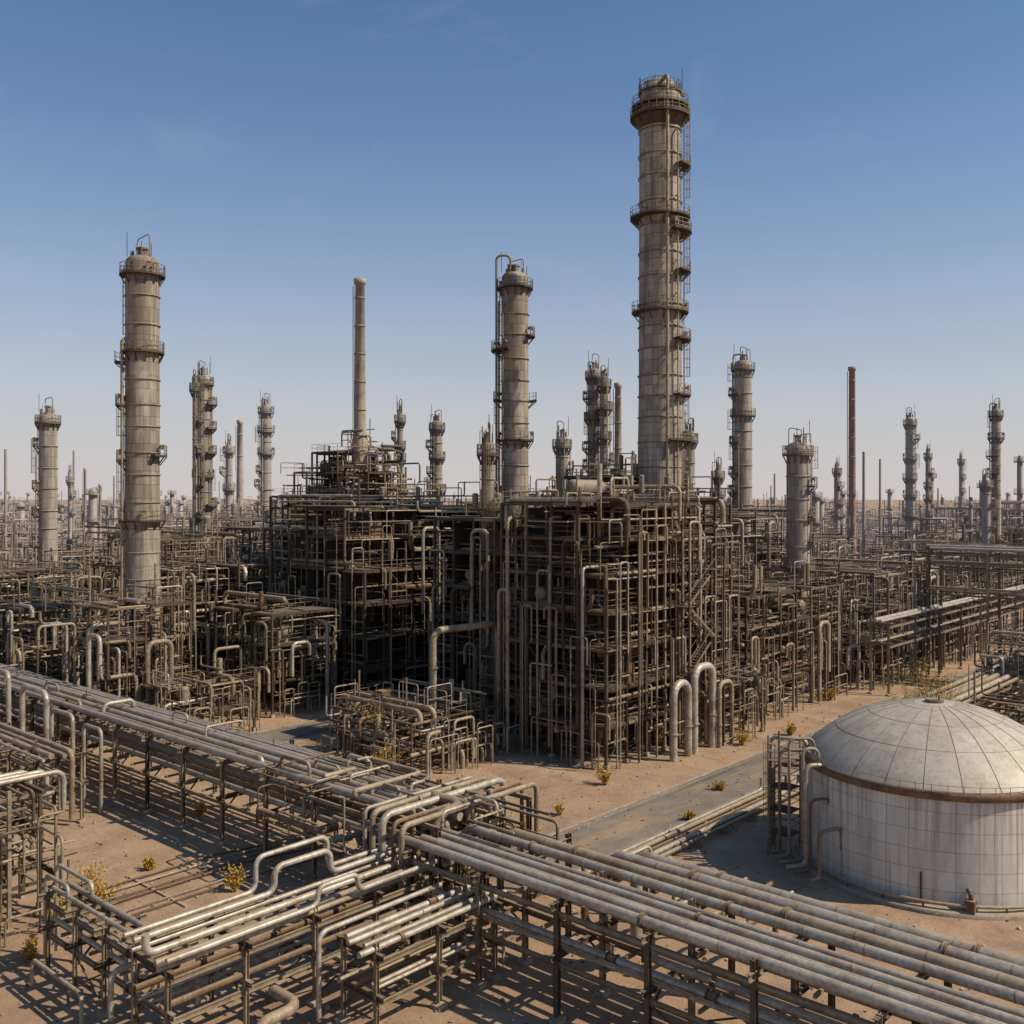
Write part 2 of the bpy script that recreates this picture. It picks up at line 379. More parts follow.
        for i in range(nx):
            for (j,jj) in ((0,0),(ny,ny-1)):
                if bay(i,jj)>l and R.random()<.2:
                    A,Bq=(xs[i],ys[j]),(xs[i+1],ys[j]); 
                    if R.random()<.5:A,Bq=Bq,A
                    b.b((*A,zp),(*Bq,z),c*.35,c*.35,STEEL)
        for j in range(ny):
            for (i,ii) in ((0,0),(nx,nx-1)):
                if bay(ii,j)>l and R.random()<.2:
                    A,Bq=(xs[i],ys[j]),(xs[i],ys[j+1])
                    if R.random()<.5:A,Bq=Bq,A
                    b.b((*A,zp),(*Bq,z),c*.35,c*.35,STEEL)
        if dome and l>=nl-3:
            f=(l-(nl-4))*.13; X0,X1,Y0,Y1=x0+(x1-x0)*f,x1-(x1-x0)*f,y0+(y1-y0)*f,y1-(y1-y0)*f
        else: X0,X1,Y0,Y1=x0,x1,y0,y1
        npx=int(pd*(Y1-Y0)*.8); npy=int(pd*(X1-X0)*.8)
        for _ in range(npx):
            r=pr(R); y=R.uniform(Y0-.5,Y1+.5); a=R.uniform(X0-1.2,X0+(X1-X0)*.4); e=R.uniform(X1-(X1-X0)*.4,X1+1.2); zz=z+c*.55+r+R.choice([0,0,.02,.6,1.4])
            pts=[(a,y,zz),(e,y,zz)]
            if R.random()<.6: pts=[(a,y,zz+R.choice([-1,-1,1])*R.uniform(1,3.5))]+pts
            if R.random()<.6: pts=pts+[(e,y,max(.2,zz+R.choice([-1,-1,1])*R.uniform(1,3.5)))]
            b.pipe(pts,r,pm(R),bend=max(.25,r*3),sub=2,tint=R.random())
        for _ in range(npy):
            r=pr(R); x=R.uniform(X0-.5,X1+.5); a=R.uniform(Y0-1.2,Y0+(Y1-Y0)*.4); e=R.uniform(Y1-(Y1-Y0)*.4,Y1+1.2); zz=z-c*.55-r-R.choice([0,0,.02,.5,1.2])
            pts=[(x,a,zz),(x,e,zz)]
            if R.random()<.6: pts=[(x,a,max(.2,zz+R.choice([-1,-1,1])*R.uniform(1,3.5)))]+pts
            if R.random()<.6: pts=pts+[(x,e,max(.2,zz+R.choice([-1,-1,1])*R.uniform(1,3.5)))]
            b.pipe(pts,r,pm(R),bend=max(.25,r*3),sub=2,tint=R.random())
    H=lv[-1]*(.78 if dome else 1)
    for _ in range(int(risers*((x1-x0)+(y1-y0))*.7)):
        r=pr(R); z1=R.uniform(H*.3,H); zb=R.choice([.2,R.uniform(0,z1*.6)]); inn=R.uniform(1.5,5)
        if R.random()<(x1-x0)/((x1-x0)+(y1-y0)):
            x=R.uniform(x0,x1); y=y0-R.uniform(.3,1.4)
            pts=[(x,y,zb),(x,y,z1)]; pts.append((x,y+inn,z1) if R.random()<.5 else (x+R.choice([-1,1])*inn*.6,y,z1)); 
        else:
            y=R.uniform(y0,y1); x=x1+R.uniform(.3,1.4)
            pts=[(x,y,zb),(x,y,z1)]; pts.append((x-inn,y,z1) if R.random()<.5 else (x,y+R.choice([-1,1])*inn*.6,z1))
        if R.random()<.5: q=pts[-1]; pts.append((q[0],q[1],max(.2,q[2]-R.uniform(.8,z1*.7))))
        b.pipe(pts,r,pm(R),bend=max(.3,r*3),sub=3,tint=R.random())
    for _ in range(int(portal*((x1-x0)+(y1-y0))*.6)):
        hb=R.choice([0,0]+list(lv[:max(1,nl-(2 if dome else 0))])); hh=R.uniform(1.5,3.8); L=R.uniform(1.2,4.5); r=R.uniform(.045,.085)
        if R.random()<.5: x,y,dx,dy=R.uniform(x0,x1-L),(y0-R.uniform(.2,2.0) if hb==0 else R.uniform(y0,y1)),1,0
        else: x,y,dx,dy=(x1+R.uniform(.2,2.0) if hb==0 else R.uniform(x0,x1)),R.uniform(y0,y1-L),0,1
        b.pipe([(x,y,hb),(x,y,hb+hh),(x+dx*L,y+dy*L,hb+hh),(x+dx*L,y+dy*L,hb)],r,R.choice([STEELT,PIPET,PIPE]),bend=.25,sub=2)
        if R.random()<.5: b.t((x,y,hb+hh*.55),(x+dx*L,y+dy*L,hb+hh*.55),r*.8,STEELT,sides=5)
    spaghetti(b,R,x0-.3,x1+.3,y0-.3,y1+.3,.4,H,int(spag*(x1-x0)*(y1-y0)*H/50))
    if dome: spaghetti(b,R,x0+(x1-x0)*.22,x1-(x1-x0)*.22,y0+(y1-y0)*.22,y1-(y1-y0)*.22,H*.6,lv[-1],int(spag*45))
def stair(b,x,y,w,L,lv,axis='y',wd=1.0):
    z=0.1; d=1
    for l in lv:
        p0=(x,y if d>0 else y+L,z); p1=(x,y+L if d>0 else y,l)
        for s in (-wd/2,wd/2):
            b.b((p0[0]+s,p0[1],p0[2]),(p1[0]+s,p1[1],p1[2]),.05,.22,STEELT)
            b.t((p0[0]+s,p0[1],p0[2]+1.1),(p1[0]+s,p1[1],p1[2]+1.1),.03,STEELT,sides=4)
        n=int((l-z)/.25)
        for k in range(n):
            u=(k+.5)/n; b.bx(x-wd/2,x+wd/2,p0[1]+(p1[1]-p0[1])*u-.13,p0[1]+(p1[1]-p0[1])*u+.13,z+(l-z)*u,z+(l-z)*u+.03,DECK)
        b.bx(x-wd,x+wd,p1[1]-.7,p1[1]+.7,l-.05,l,DECK); z=l; d=-d
    for (sx,sy) in ((-1.1,-.8),(1.1,-.8),(-1.1,L+.8),(1.1,L+.8)): b.b((x+sx,y+sy,0),(x+sx,y+sy,lv[-1]+1.1),.14,.14,STEEL)

def rack(b,R,ax,s0,s1,c0,c1,tiers,bent=6.,col=.34,edge=True,mid=False,rmax=.3,over=1.0,gaps=(.1,.2,.4,.8),topr=None,full=.7):
    def P(s,c,z): return (s,c,z) if ax=='x' else (c,s,z)
    n=max(1,round((s1-s0)/bent)); S=[s0+(s1-s0)*k/n for k in range(n+1)]
    ccs=[c0,c1]+([(c0+c1)/2] if mid else [])
    top=tiers[-1]
    for s in S:
        for c in ccs:
            b.ib(P(s,c,.3),P(s,c,top+R.choice([.2,.2,.2,.6])),col,col,R.choice([STEEL,STEELT,STEELT]))
            q=P(s,c,0); b.bx(q[0]-.3,q[0]+.3,q[1]-.3,q[1]+.3,-.1,.2,CONC)
        for z in tiers: b.ib(P(s,c0-.5,z-.01),P(s,c1+.5,z-.01),.22,.32,R.choice([STEEL,STEELT]))
        for c,sg in ((c0,1),(c1,-1)):
            if R.random()<.6: b.b(P(s,c,tiers[0]-1.2),P(s,c+sg*1.1,tiers[0]-.15),.09,.09,STEEL)
    if edge:
        for z in tiers:
            for c in (c0,c1): b.ib(P(s0,c,z-.42),P(s1,c,z-.42),.16,.24,STEELT)
    for i in range(len(S)-1):
        if R.random()<.15:
            for c in (c0,c1): b.b(P(S[i],c,.4),P(S[i+1],c,tiers[0]-.5),.08,.08,STEEL); b.b(P(S[i+1],c,.4),P(S[i],c,tiers[0]-.5),.08,.08,STEEL)
        for z in tiers:
            sm_=(S[i]+S[i+1])/2; b.b(P(sm_,c0,z-.05),P(sm_,c1,z-.05),.12,.16,STEELT)
    for ti,z in enumerate(tiers):
        c=c0+.2; last=(ti==len(tiers)-1)
        while c<c1-.1:
            r=min(rmax,pr(R)*1.25)
            if last and topr: r=R.choice(topr)
            c+=r
            if c+r>c1+.1: break
            fl=.92 if (last and topr) else full
            a=s0-R.uniform(0,over) if R.random()<fl else s0+(s1-s0)*R.uniform(0,.5)
            e=s1+R.uniform(0,over) if R.random()<fl else s1-(s1-s0)*R.uniform(0,.5)
            zz=z+.17+r
            pts=[P(a,c,zz),P(e,c,zz)]
            if a>s0+.5 or R.random()<.2: pts=[P(a,c,R.choice([.5,zz-1.5,zz+.9]))]+pts
            if e<s1-.5 or R.random()<.2: pts=pts+[P(e,c,R.choice([.5,zz-1.5,zz+.9]))]
            m=R.choice([PIPE,PIPE,PIPE,PIPET]) if (last and topr) else R.choice([PIPE,PIPE,PIPET,PIPET,PIPET,RUST,STEELT]); tt=R.random()
            b.pipe(pts,r,m,bend=max(.3,r*3),sub=4,tint=tt,sides=14 if r>.15 else 8)
            q=a+R.uniform(1,6)
            while q<e-1:
                k=R.random()
                if k<.5: b.t(P(q,c,zz),P(q+.05,c,zz),r*1.06+.008,STEELT,tint=tt)
                elif k<.62:
                    b.t(P(q,c,zz),P(q+.07,c,zz),r*1.45,STEELT); b.t(P(q+.09,c,zz),P(q+.16,c,zz),r*1.45,RUST)
                elif k<.68:
                    b.t(P(q,c,zz),P(q+.06,c,zz),r*1.5,STEEL); b.t(P(q+.06,c,zz),P(q+.5,c,zz),r*1.2,RUST); b.t(P(q+.5,c,zz),P(q+.56,c,zz),r*1.5,STEEL)
                    b.t(P(q+.28,c,zz),P(q+.28,c,zz+r+.5),.035,STEEL); b.t(P(q+.28,c,zz+r+.48),P(q+.28,c,zz+r+.52),.16,RUST)
                q+=R.uniform(3,9)
            c+=r+R.choice(gaps)
    return S
# ------------------------------------------------------------------ ground & roads
def sandmat():
    m,nt,b=newmat('sandy_ground')
    f=ramp(nt,noise(nt,.045,7),.35,.68)
    c=mixc(nt,f,(.38,.24,.14),(.45,.305,.19))
    c=mixc(nt,ramp(nt,noise(nt,.35,8,None,.75),.46,.68),c,(.29,.18,.105))
    c=mixc(nt,ramp(nt,noise(nt,.16,5,(.25,1,1)),.56,.70),c,(.49,.355,.24))
    c=mixc(nt,1.0,c,ramp(nt,noise(nt,9,6,None,.8),.3,.75,(.70,.69,.67,1),(1.12,1.12,1.12,1)),'MULTIPLY')
    st=ramp(nt,noise(nt,.11,7,None,.68),.54,.68)
    mm=N(nt,'ShaderNodeMath',operation='MULTIPLY'); nt.links.new(st,mm.inputs[0]); mm.inputs[1].default_value=.6
    c=mixc(nt,mm.outputs[0],c,(.16,.105,.065))
    sp=ramp(nt,noise(nt,.8,6,None,.7),.64,.70)
    m4=N(nt,'ShaderNodeMath',operation='MULTIPLY'); nt.links.new(sp,m4.inputs[0]); m4.inputs[1].default_value=.55
    c=mixc(nt,m4.outputs[0],c,(.11,.075,.05))
    for sc_ in ((1.3,.02,1),(.03,1.1,1)):
        tr=ramp(nt,noise(nt,1.0,3,sc_),.60,.65)
        m3=N(nt,'ShaderNodeMath',operation='MULTIPLY'); nt.links.new(tr,m3.inputs[0]); m3.inputs[1].default_value=.35
        c=mixc(nt,m3.outputs[0],c,(.25,.16,.09))
    nt.links.new(c,b.inputs['Base Color']); b.inputs['Roughness'].default_value=.95
    bp=N(nt,'ShaderNodeBump'); bp.inputs['Strength'].default_value=.8; bp.inputs['Distance'].default_value=.18
    nt.links.new(noise(nt,1.8,10,None,.75),bp.inputs['Height']); nt.links.new(bp.outputs[0],b.inputs['Normal']); return m
def sheet(name,polys,mat,z):
    me=bpy.data.meshes.new(name); V=[];F=[]
    for p in polys: F.append(tuple(range(len(V),len(V)+len(p)))); V+=[(x,y,z) for x,y in p]
    me.from_pydata(V,[],F); me.materials.append(mat); o=bpy.data.objects.new(name,me); sc.collection.objects.link(o); return o
S=9000
sheet('ground',[[(-S,-S),(S,-S),(S,S),(-S,S)]],sandmat(),0)
m,nt,b_=newmat('asphalt')
c=mixc(nt,ramp(nt,noise(nt,.5,7),.35,.7),(.175,.145,.115),(.23,.195,.155))
c=mixc(nt,ramp(nt,noise(nt,.3,8,(1,.35,1),.7),.48,.66),c,(.34,.24,.15))
c=mixc(nt,ramp(nt,noise(nt,1.0,4,(.9,.02,1),.6),.55,.65),c,(.13,.11,.09))
c=mixc(nt,1.0,c,ramp(nt,noise(nt,12,6,None,.8),.3,.75,(.8,.8,.8,1),(1.1,1.1,1.1,1)),'MULTIPLY')
nt.links.new(c,b_.inputs['Base Color']); b_.inputs['Roughness'].default_value=.95; b_.inputs['Specular IOR Level'].default_value=.15
asph=m
mk,nt,b_=newmat('faded_marking')
nt.links.new(mixc(nt,ramp(nt,noise(nt,3,6),.4,.6),(.38,.34,.28),(.21,.175,.14)),b_.inputs['Base Color'])
def road(x0,x1,y0,y1):
    sheet('road',[[(x0,y0),(x1,y0),(x1,y1),(x0,y1)]],asph,.006)
    P=[[(x0+.25,y0),(x0+.37,y0),(x0+.37,y1),(x0+.25,y1)],[(x1-.37,y0),(x1-.25,y0),(x1-.25,y1),(x1-.37,y1)]]
    sheet('road_marking',P,mk,.011)
    b=B(); 
    for xx in (x0-.16,x1+.01):
        y=y0
        while y<y1-1: b.bx(xx,xx+.15,y,min(y+2.98,y1),-.05,.12,CONC,ri(.2,.8)); y+=3
    b.make('kerb')
road(-47.2,-41.4,47.5,300)
road(-91,-84.5,47.5,260)

# ------------------------------------------------------------------ towers
def vt(u,v,Y): return 25+(497-v)*Y/1000
random.seed(3)
Y=125; 
t=tower('distillation_column',18.5,Y,5.5,vt(0,92,Y),z0=20,plats=[(vt(0,118,Y),0,360,1.0),(vt(0,108,Y),0,360,.8),(vt(0,218,Y),0,360,1.0),(vt(0,233,Y),-70,60,1.2),(vt(0,312,Y),0,360,.8),(vt(0,340,Y),-60,50,1.1),(vt(0,395,Y),-60,90,1.1),(vt(0,440,Y),-80,80,1.2)],side=-5,risers=3,rings=3.0,taper=.93,tint=.1,n=48)
b,(cx,cy)=t[0],t[1]
zt=vt(0,118,Y)
b.lathe((cx,cy,0),[(2.5,zt-1.6),(3.3,zt-.4),(3.3,zt-.22),(2.4,zt-.22)],STEEL,'z',48,.6)
b.lathe((cx,cy,0),[(2.15,zt),(2.15,zt+2.6),(2.5,zt+2.7),(2.5,zt+3.0),(1.9,zt+3.0),(1.7,zt+4.4),(.9,zt+4.8),(.01,zt+4.9)],TOW,'z',32,.7)
for k in range(14):
    a=k*2*math.pi/14; b.t((cx+2.4*math.cos(a),cy+2.4*math.sin(a),zt),(cx+2.4*math.cos(a),cy+2.4*math.sin(a),zt+4),.06,STEEL,sides=4)
ringplat(b,cx,cy,zt+3.1,1.7,2.7,0,360)
fin(t)
Y=115
t=tower('distillation_column',-42.5,Y,3.85,vt(0,256,Y),z0=10,plats=[(vt(0,275,Y),0,360,.6),(vt(0,352,Y),0,360,.5),(vt(0,362,Y),100,200,1.1),(vt(0,405,Y),120,230,1.0),(vt(0,455,Y),-40,40,.8),(vt(0,460,Y),130,220,.9),(vt(0,520,Y),0,360,.7)],side=170,risers=2,taper=.96,rings=2.9,tint=.9,n=40)
fin(t)
Y=135
t=tower('distillation_column',.4,Y,3.7,vt(0,272,Y),z0=20,plats=[(vt(0,288,Y),0,360,.6),(vt(0,350,Y),110,250,1.4),(vt(0,336,Y),-40,40,.9),(vt(0,400,Y),0,200,1.1),(vt(0,440,Y),0,360,.7)],side=170,risers=2,taper=.97,tint=.6)
b,(cx,cy)=t[0],t[1]
def VG(dx,dy): g=G(dx,dy); return (cx+g[0],cy+g[1])
q=VG(-2.5,-.3); q2=VG(-.6,-.3); b.pipe([(*q,15),(*q,vt(0,256,Y)),(*q2,vt(0,256,Y)),(*q2,vt(0,275,Y))],.17,PIPET,bend=.7,sub=5)
q=VG(-2.2,.9); b.pipe([(*q,15),(*q,vt(0,300,Y))],.12,PIPET)
fin(t)
def simple(name,u,v,w,Y,vb=500,haze=1,np_=4,mat=TOW,side=None,taper=.97,**k):
    top=vt(0,v+8,Y); z0=max(3,vt(0,vb,Y)-3); D=w*Y/1000; side=random.choice([0,180,-60,200]) if side is None else side
    pl=[(top-1.6,0,360,.5)]
    for i in range(np_):
        z=top-3-(top-z0)*(i+.6+ri(-.2,.2))/np_*.92
        pl.append((z,0,360,ri(.45,.7)) if random.random()<.3 else (z,side-50,side+60,ri(.7,1.2)))
    t=tower(name,(u-512)*Y/1000,Y,D,top,z0=z0,plats=pl,haze=haze,side=side,taper=taper,n=24,mat=mat,**k); return fin(t)
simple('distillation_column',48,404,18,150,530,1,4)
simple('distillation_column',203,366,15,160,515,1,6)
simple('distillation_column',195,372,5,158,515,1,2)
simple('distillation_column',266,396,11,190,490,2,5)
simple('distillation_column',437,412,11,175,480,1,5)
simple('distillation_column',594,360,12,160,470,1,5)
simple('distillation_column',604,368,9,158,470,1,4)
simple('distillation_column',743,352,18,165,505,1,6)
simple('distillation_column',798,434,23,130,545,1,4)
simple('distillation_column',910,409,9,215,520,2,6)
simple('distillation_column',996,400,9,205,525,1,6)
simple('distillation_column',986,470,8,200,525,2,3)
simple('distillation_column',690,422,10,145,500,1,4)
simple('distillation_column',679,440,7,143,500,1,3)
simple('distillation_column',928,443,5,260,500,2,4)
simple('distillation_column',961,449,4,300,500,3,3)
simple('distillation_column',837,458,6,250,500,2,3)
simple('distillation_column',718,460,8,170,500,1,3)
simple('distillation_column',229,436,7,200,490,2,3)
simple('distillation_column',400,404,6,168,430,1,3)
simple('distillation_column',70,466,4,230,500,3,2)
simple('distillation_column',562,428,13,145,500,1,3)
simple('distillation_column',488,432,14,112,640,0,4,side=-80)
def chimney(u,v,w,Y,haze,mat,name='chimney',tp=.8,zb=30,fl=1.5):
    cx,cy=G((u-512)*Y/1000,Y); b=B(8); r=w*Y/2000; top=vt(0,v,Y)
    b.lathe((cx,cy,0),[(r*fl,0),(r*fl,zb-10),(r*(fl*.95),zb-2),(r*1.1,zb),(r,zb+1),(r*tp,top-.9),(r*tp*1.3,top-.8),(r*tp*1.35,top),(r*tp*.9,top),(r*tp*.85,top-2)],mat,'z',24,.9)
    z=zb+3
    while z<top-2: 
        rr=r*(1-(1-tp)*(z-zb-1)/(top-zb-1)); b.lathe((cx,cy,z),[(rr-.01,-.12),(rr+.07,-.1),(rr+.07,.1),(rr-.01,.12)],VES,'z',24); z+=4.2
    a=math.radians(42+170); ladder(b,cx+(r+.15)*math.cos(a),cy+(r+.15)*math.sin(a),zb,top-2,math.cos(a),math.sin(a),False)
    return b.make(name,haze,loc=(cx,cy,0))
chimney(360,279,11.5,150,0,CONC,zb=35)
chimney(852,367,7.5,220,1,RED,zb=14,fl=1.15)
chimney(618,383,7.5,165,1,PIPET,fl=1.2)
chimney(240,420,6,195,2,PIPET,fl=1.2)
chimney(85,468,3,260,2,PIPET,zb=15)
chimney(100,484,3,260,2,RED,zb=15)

# ------------------------------------------------------------------ main process structures
R=random.Random(11)
b=B(8)
process(b,R,-68,-55,74,96.5,[3.7,7.2,10.8,14.2,17.6,21,24.3],4,7,c=.26,pd=1.5,jag=.2,deckp=.9,eq=.15,risers=1.8,spag=1.5,portal=2,shade_panels=.45)
stair(b,-53.6,85,1,5,[3.7,7.2,10.8,14.2,17.6])
b.drum((-62,80,26.0),4.5,.75,'y'); b.drum((-66,86,25.9),4,.7,'y')
for (x,y) in ((-62,78.6),(-62,81.4),(-66,84.8),(-66,87.2)): b.bx(x-.5,x+.5,y-.15,y+.15,24.5,25.5,STEEL)
for k in range(16): goose(b,R,R.uniform(-67,-56),R.uniform(75,95),*R.choice([(1,0),(0,1),(-1,0),(0,-1)]),R.uniform(.8,2.6),R.uniform(1.5,4),R.uniform(.06,.16),R.choice([PIPE,PIPET]),24.3)
for k in range(8):
    y=75+k*2.8; goose(b,R,-53.8+R.uniform(-.4,.4),y,0,1,R.uniform(8,24),R.uniform(1.2,2.6),R.uniform(.06,.14),R.choice([PIPE,PIPET,STEELT]),0,R.uniform(2,9))
for k in range(6):
    x=-67+k*2.2; goose(b,R,x,72.9+R.uniform(-.4,.4),1,0,R.uniform(5,22),R.uniform(1.2,2.0),R.uniform(.06,.12),PIPET,0,R.uniform(2,6))
b.make('process_structure',0)
b=B(8); process(b,R,-66,-54.5,99,123,[3.6,7,10.4,13.8],3,6,c=.24,pd=1.3,jag=.45,deckp=.5,risers=1.6,spag=1.1,portal=2); b.make('process_structure',0)
b=B(8); process(b,R,-54,-51.5,89,97,[3.0,6.0],1,2,c=.2,pd=1.3,jag=.3,deckp=.1,risers=1.4,spag=1.6)
for (y,h,L) in ((80.6,7.2,2.6),(84.3,8.3,3.4)): goose(b,R,-52,y,0,1,h,L,.38,PIPE,0)
goose(b,R,-51.4,88,0,1,6.4,2.4,.24,PIPET,0)
b.make('pipe_manifold',0)
b=B(6); process(b,R,-84,-71,99,120,[4,8,12,16,20,24,27.5],4,5,c=.26,pd=.9,jag=.5,deckp=.7,spag=.6,shade_panels=.3); b.make('process_structure',0)
b=B(6); process(b,R,-83,-70.5,79,97,[3.8,7.6,11.4,15,18.8,22.5],4,5,c=.26,pd=1.1,jag=.3,deckp=.9,spag=1.0,shade_panels=.5)
b.make('process_structure',0)
b=B(6); process(b,R,-112,-93,77,104,[4,8,12,16,20,23.5],5,7,c=.26,pd=1.0,jag=.5,deckp=.85,spag=.8,shade_panels=.4); b.make('process_structure',0)
b=B(6); process(b,R,-127,-109,87,106,[4.2,8.4,12.6,16.8,21,25,28.5,31.5,34.5],6,6,c=.22,pd=1.0,jag=.4,deckp=.85,eq=.2,spag=1.1,shade_panels=.4,dome=True)
for k in range(18):
    a=R.uniform(0,6.28); d=R.uniform(1,6.5); goose(b,R,-118+d*math.cos(a),96.5+d*math.sin(a),*R.choice([(1,0),(0,1),(-1,0),(0,-1)]),R.uniform(1,4),R.uniform(1,3),R.uniform(.06,.16),PIPET,31-d*.8)
b.make('process_structure',0)
b=B(6); process(b,R,-108,-94,108,128,[5,10,15,20,25],3,4,c=.28,pd=.7,jag=.5,spag=.6); b.make('process_structure',1)
b=B(12); q=G(-7.6,96.5); q2=G(-1.4,102)
b.pipe([(*q,5.5),(*q,12.1),(*q2,12.1),(*q2,9.5)],.34,PIPET,bend=1.1,sub=6,sides=16)
b.pipe([(*q,0),(*q,5.5)],.34,PIPET,sides=16); b.t((*q,5.45),(*q,5.6),.5,STEELT); b.t((*q,8.4),(*q,8.55),.46,STEELT)
b.pipe([(*q2,0),(*q2,9.6)],.3,PIPET,sides=16)
b.make('gooseneck_pipe',0)
b=B(8); process(b,R,-77.5,-66,60,71.5,[2.4,4.8],5,5,c=.16,pd=1.5,jag=.4,deckp=.05,railp=.15,eq=.03,risers=1.6,spag=2.2,portal=2)
for y in (61.5,63.2): b.pipe([(-78,y,.3),(-78,y,5.6),(-66.5,y,5.6),(-66.5,y,4.2)],.25,PIPET,bend=.9,sub=5,sides=14)
b.make('pipe_rack',0)
cells=[(-106,-98,47.8,57,[3.4,6.8,10.2,13.6],0),(-97,-92,51,61,[2.8,5.6],0),(-108,-96,66,75,[4,8,11.5],0),(-126,-111,62,76,[4,8,12,16],0),(-128,-114,47.5,58,[4,8,12],0),
 (-146,-131,49,64,[4,8,12,15],0),(-146,-130,67,84,[5,10,15,19],0),(-166,-150,50,68,[5,9,13],0),(-168,-150,72,90,[5,10,15],1),(-146,-130,88,104,[5,10,15,20],1),
 (-190,-172,48,70,[5,10,14],1),(-190,-172,75,98,[5,10,16],1),(-168,-150,95,114,[6,12,17,21],1),(-146,-130,108,126,[6,12,18,22],1),
 (-125,-108,130,150,[6,12,18,23],1),(-104,-88,132,150,[6,12,17,22],1),(-84,-70,126,146,[6,12,17,22],1),(-66,-52,128,146,[5,10,15],1),
 (-66,-52,150,170,[5,10,16],1),(-84,-70,150,170,[6,12,18],1),
 (-130,-114,30,36,[3,6,9],0),(-150,-134,20,36,[4,8,12],0),(-172,-154,20,44,[5,10],0),(-195,-175,15,44,[5,10,13],0)]
for (x0,x1,y0,y1,lv,hz) in cells:
    b=B(6 if hz else 8); process(b,R,x0,x1,y0,y1,lv,max(2,int((x1-x0)/3.8)),max(2,int((y1-y0)/3.8)),c=.22,pd=1.1 if not hz else .8,jag=.5,deckp=.4,railp=.6,risers=1.5,spag=1.1 if not hz else .6,portal=2,shade_panels=.2)
    for k in range(4):
        goose(b,R,R.uniform(x0,x1),y0-R.uniform(.5,2),*R.choice([(1,0),(1,0),(0,-1)]),R.uniform(3,lv[-1]),R.uniform(1.5,4),R.uniform(.08,.22),R.choice([PIPE,PIPET,PIPET]),0,R.uniform(1.5,3))
    b.make('process_structure',hz)
cells=[(-40,-31,130,140,[3.5,6.5],1),(-38,-27,158,175,[5,9],1),(-66,-52,176,200,[6,11,15],1),(-42,-28,190,215,[6,11,15],1),(-18,-7,122,134,[3,6],1),(-18,-3,155,172,[4,8,11],1),(-16,0,190,210,[5,10,13],1),(10,24,150,168,[4,8],1),(12,28,185,208,[5,10],1)]
for (x0,x1,y0,y1,lv,hz) in cells:
    b=B(6); process(b,R,x0,x1,y0,y1,lv,max(2,int((x1-x0)/4.5)),max(2,int((y1-y0)/4.5)),c=.2,pd=.8,jag=.6,deckp=.2,railp=.5,risers=1.1,spag=.8)
    b.make('process_structure',hz)
b=B(8); rack(b,R,'x',-50,20,142,147,[12,15.5,17.5],bent=8,col=.32,rmax=.3,topr=(.12,.2,.3,.36)); b.make('elevated_pipe_rack',1)
b=B(8); rack(b,R,'y',125,260,-51.2,-48.9,[6.5,9],bent=9,col=.26,topr=(.12,.2,.3)); b.make('elevated_pipe_rack',1)
b=B(12)
for k,x in enumerate((-39.2,-38.2,-37.1,-36.0,-34.9)):
    r=(.26,.2,.34,.3,.22)[k]; zz=3.2+r; b.pipe([(x,90+k*.8,.3),(x,90+k*.8,zz),(x,230,zz)],r,PIPE if k%2 else PIPET,bend=1,sub=5)
for y in range(92,230,6):
    b.ib((-39.8,y,.0),(-39.8,y,3.1),.25,.25,STEEL); b.ib((-34.3,y,.0),(-34.3,y,3.1),.25,.25,STEEL); b.ib((-40.2,y,3.05),(-33.9,y,3.05),.2,.28,STEELT)
b.make('pipe_rack',0)
b=B(8); process(b,R,-31,-19,100,112,[2.8,5.2],3,3,c=.18,pd=1.1,jag=.4,deckp=.05,railp=.3,risers=1.5,spag=2)
for k in range(6): goose(b,R,R.uniform(-31,-19),R.uniform(98,104),*R.choice([(1,0),(0,1)]),R.uniform(2,6),R.uniform(2,5),R.uniform(.15,.3),PIPE,0)
b.make('pipe_manifold',0)
b=B(8); process(b,R,-14,0,98,114,[3,5.6],3,3,c=.18,pd=1,jag=.4,deckp=.05,railp=.3,risers=1.5,spag=1.5); b.make('pipe_manifold',0)
b=B(10)
for k,x in enumerate((-40.4,-39.8,-39.2,-38.5,-37.9)):
    r=(.13,.17,.12,.2,.15)[k]; b.pipe([(x,48+k*.5,2.5),(x,48+k*.5,.45+r),(x,76+k,.45+r),(x,76+k,1.6)],r,(PIPE,PIPET,RUST,PIPE,PIPET)[k],bend=.6,sub=4)
for y in range(50,78,4): b.bx(-40.7,-37.6,y-.15,y+.15,-.05,.44,CONC)
b.make('ground_pipeline',0)

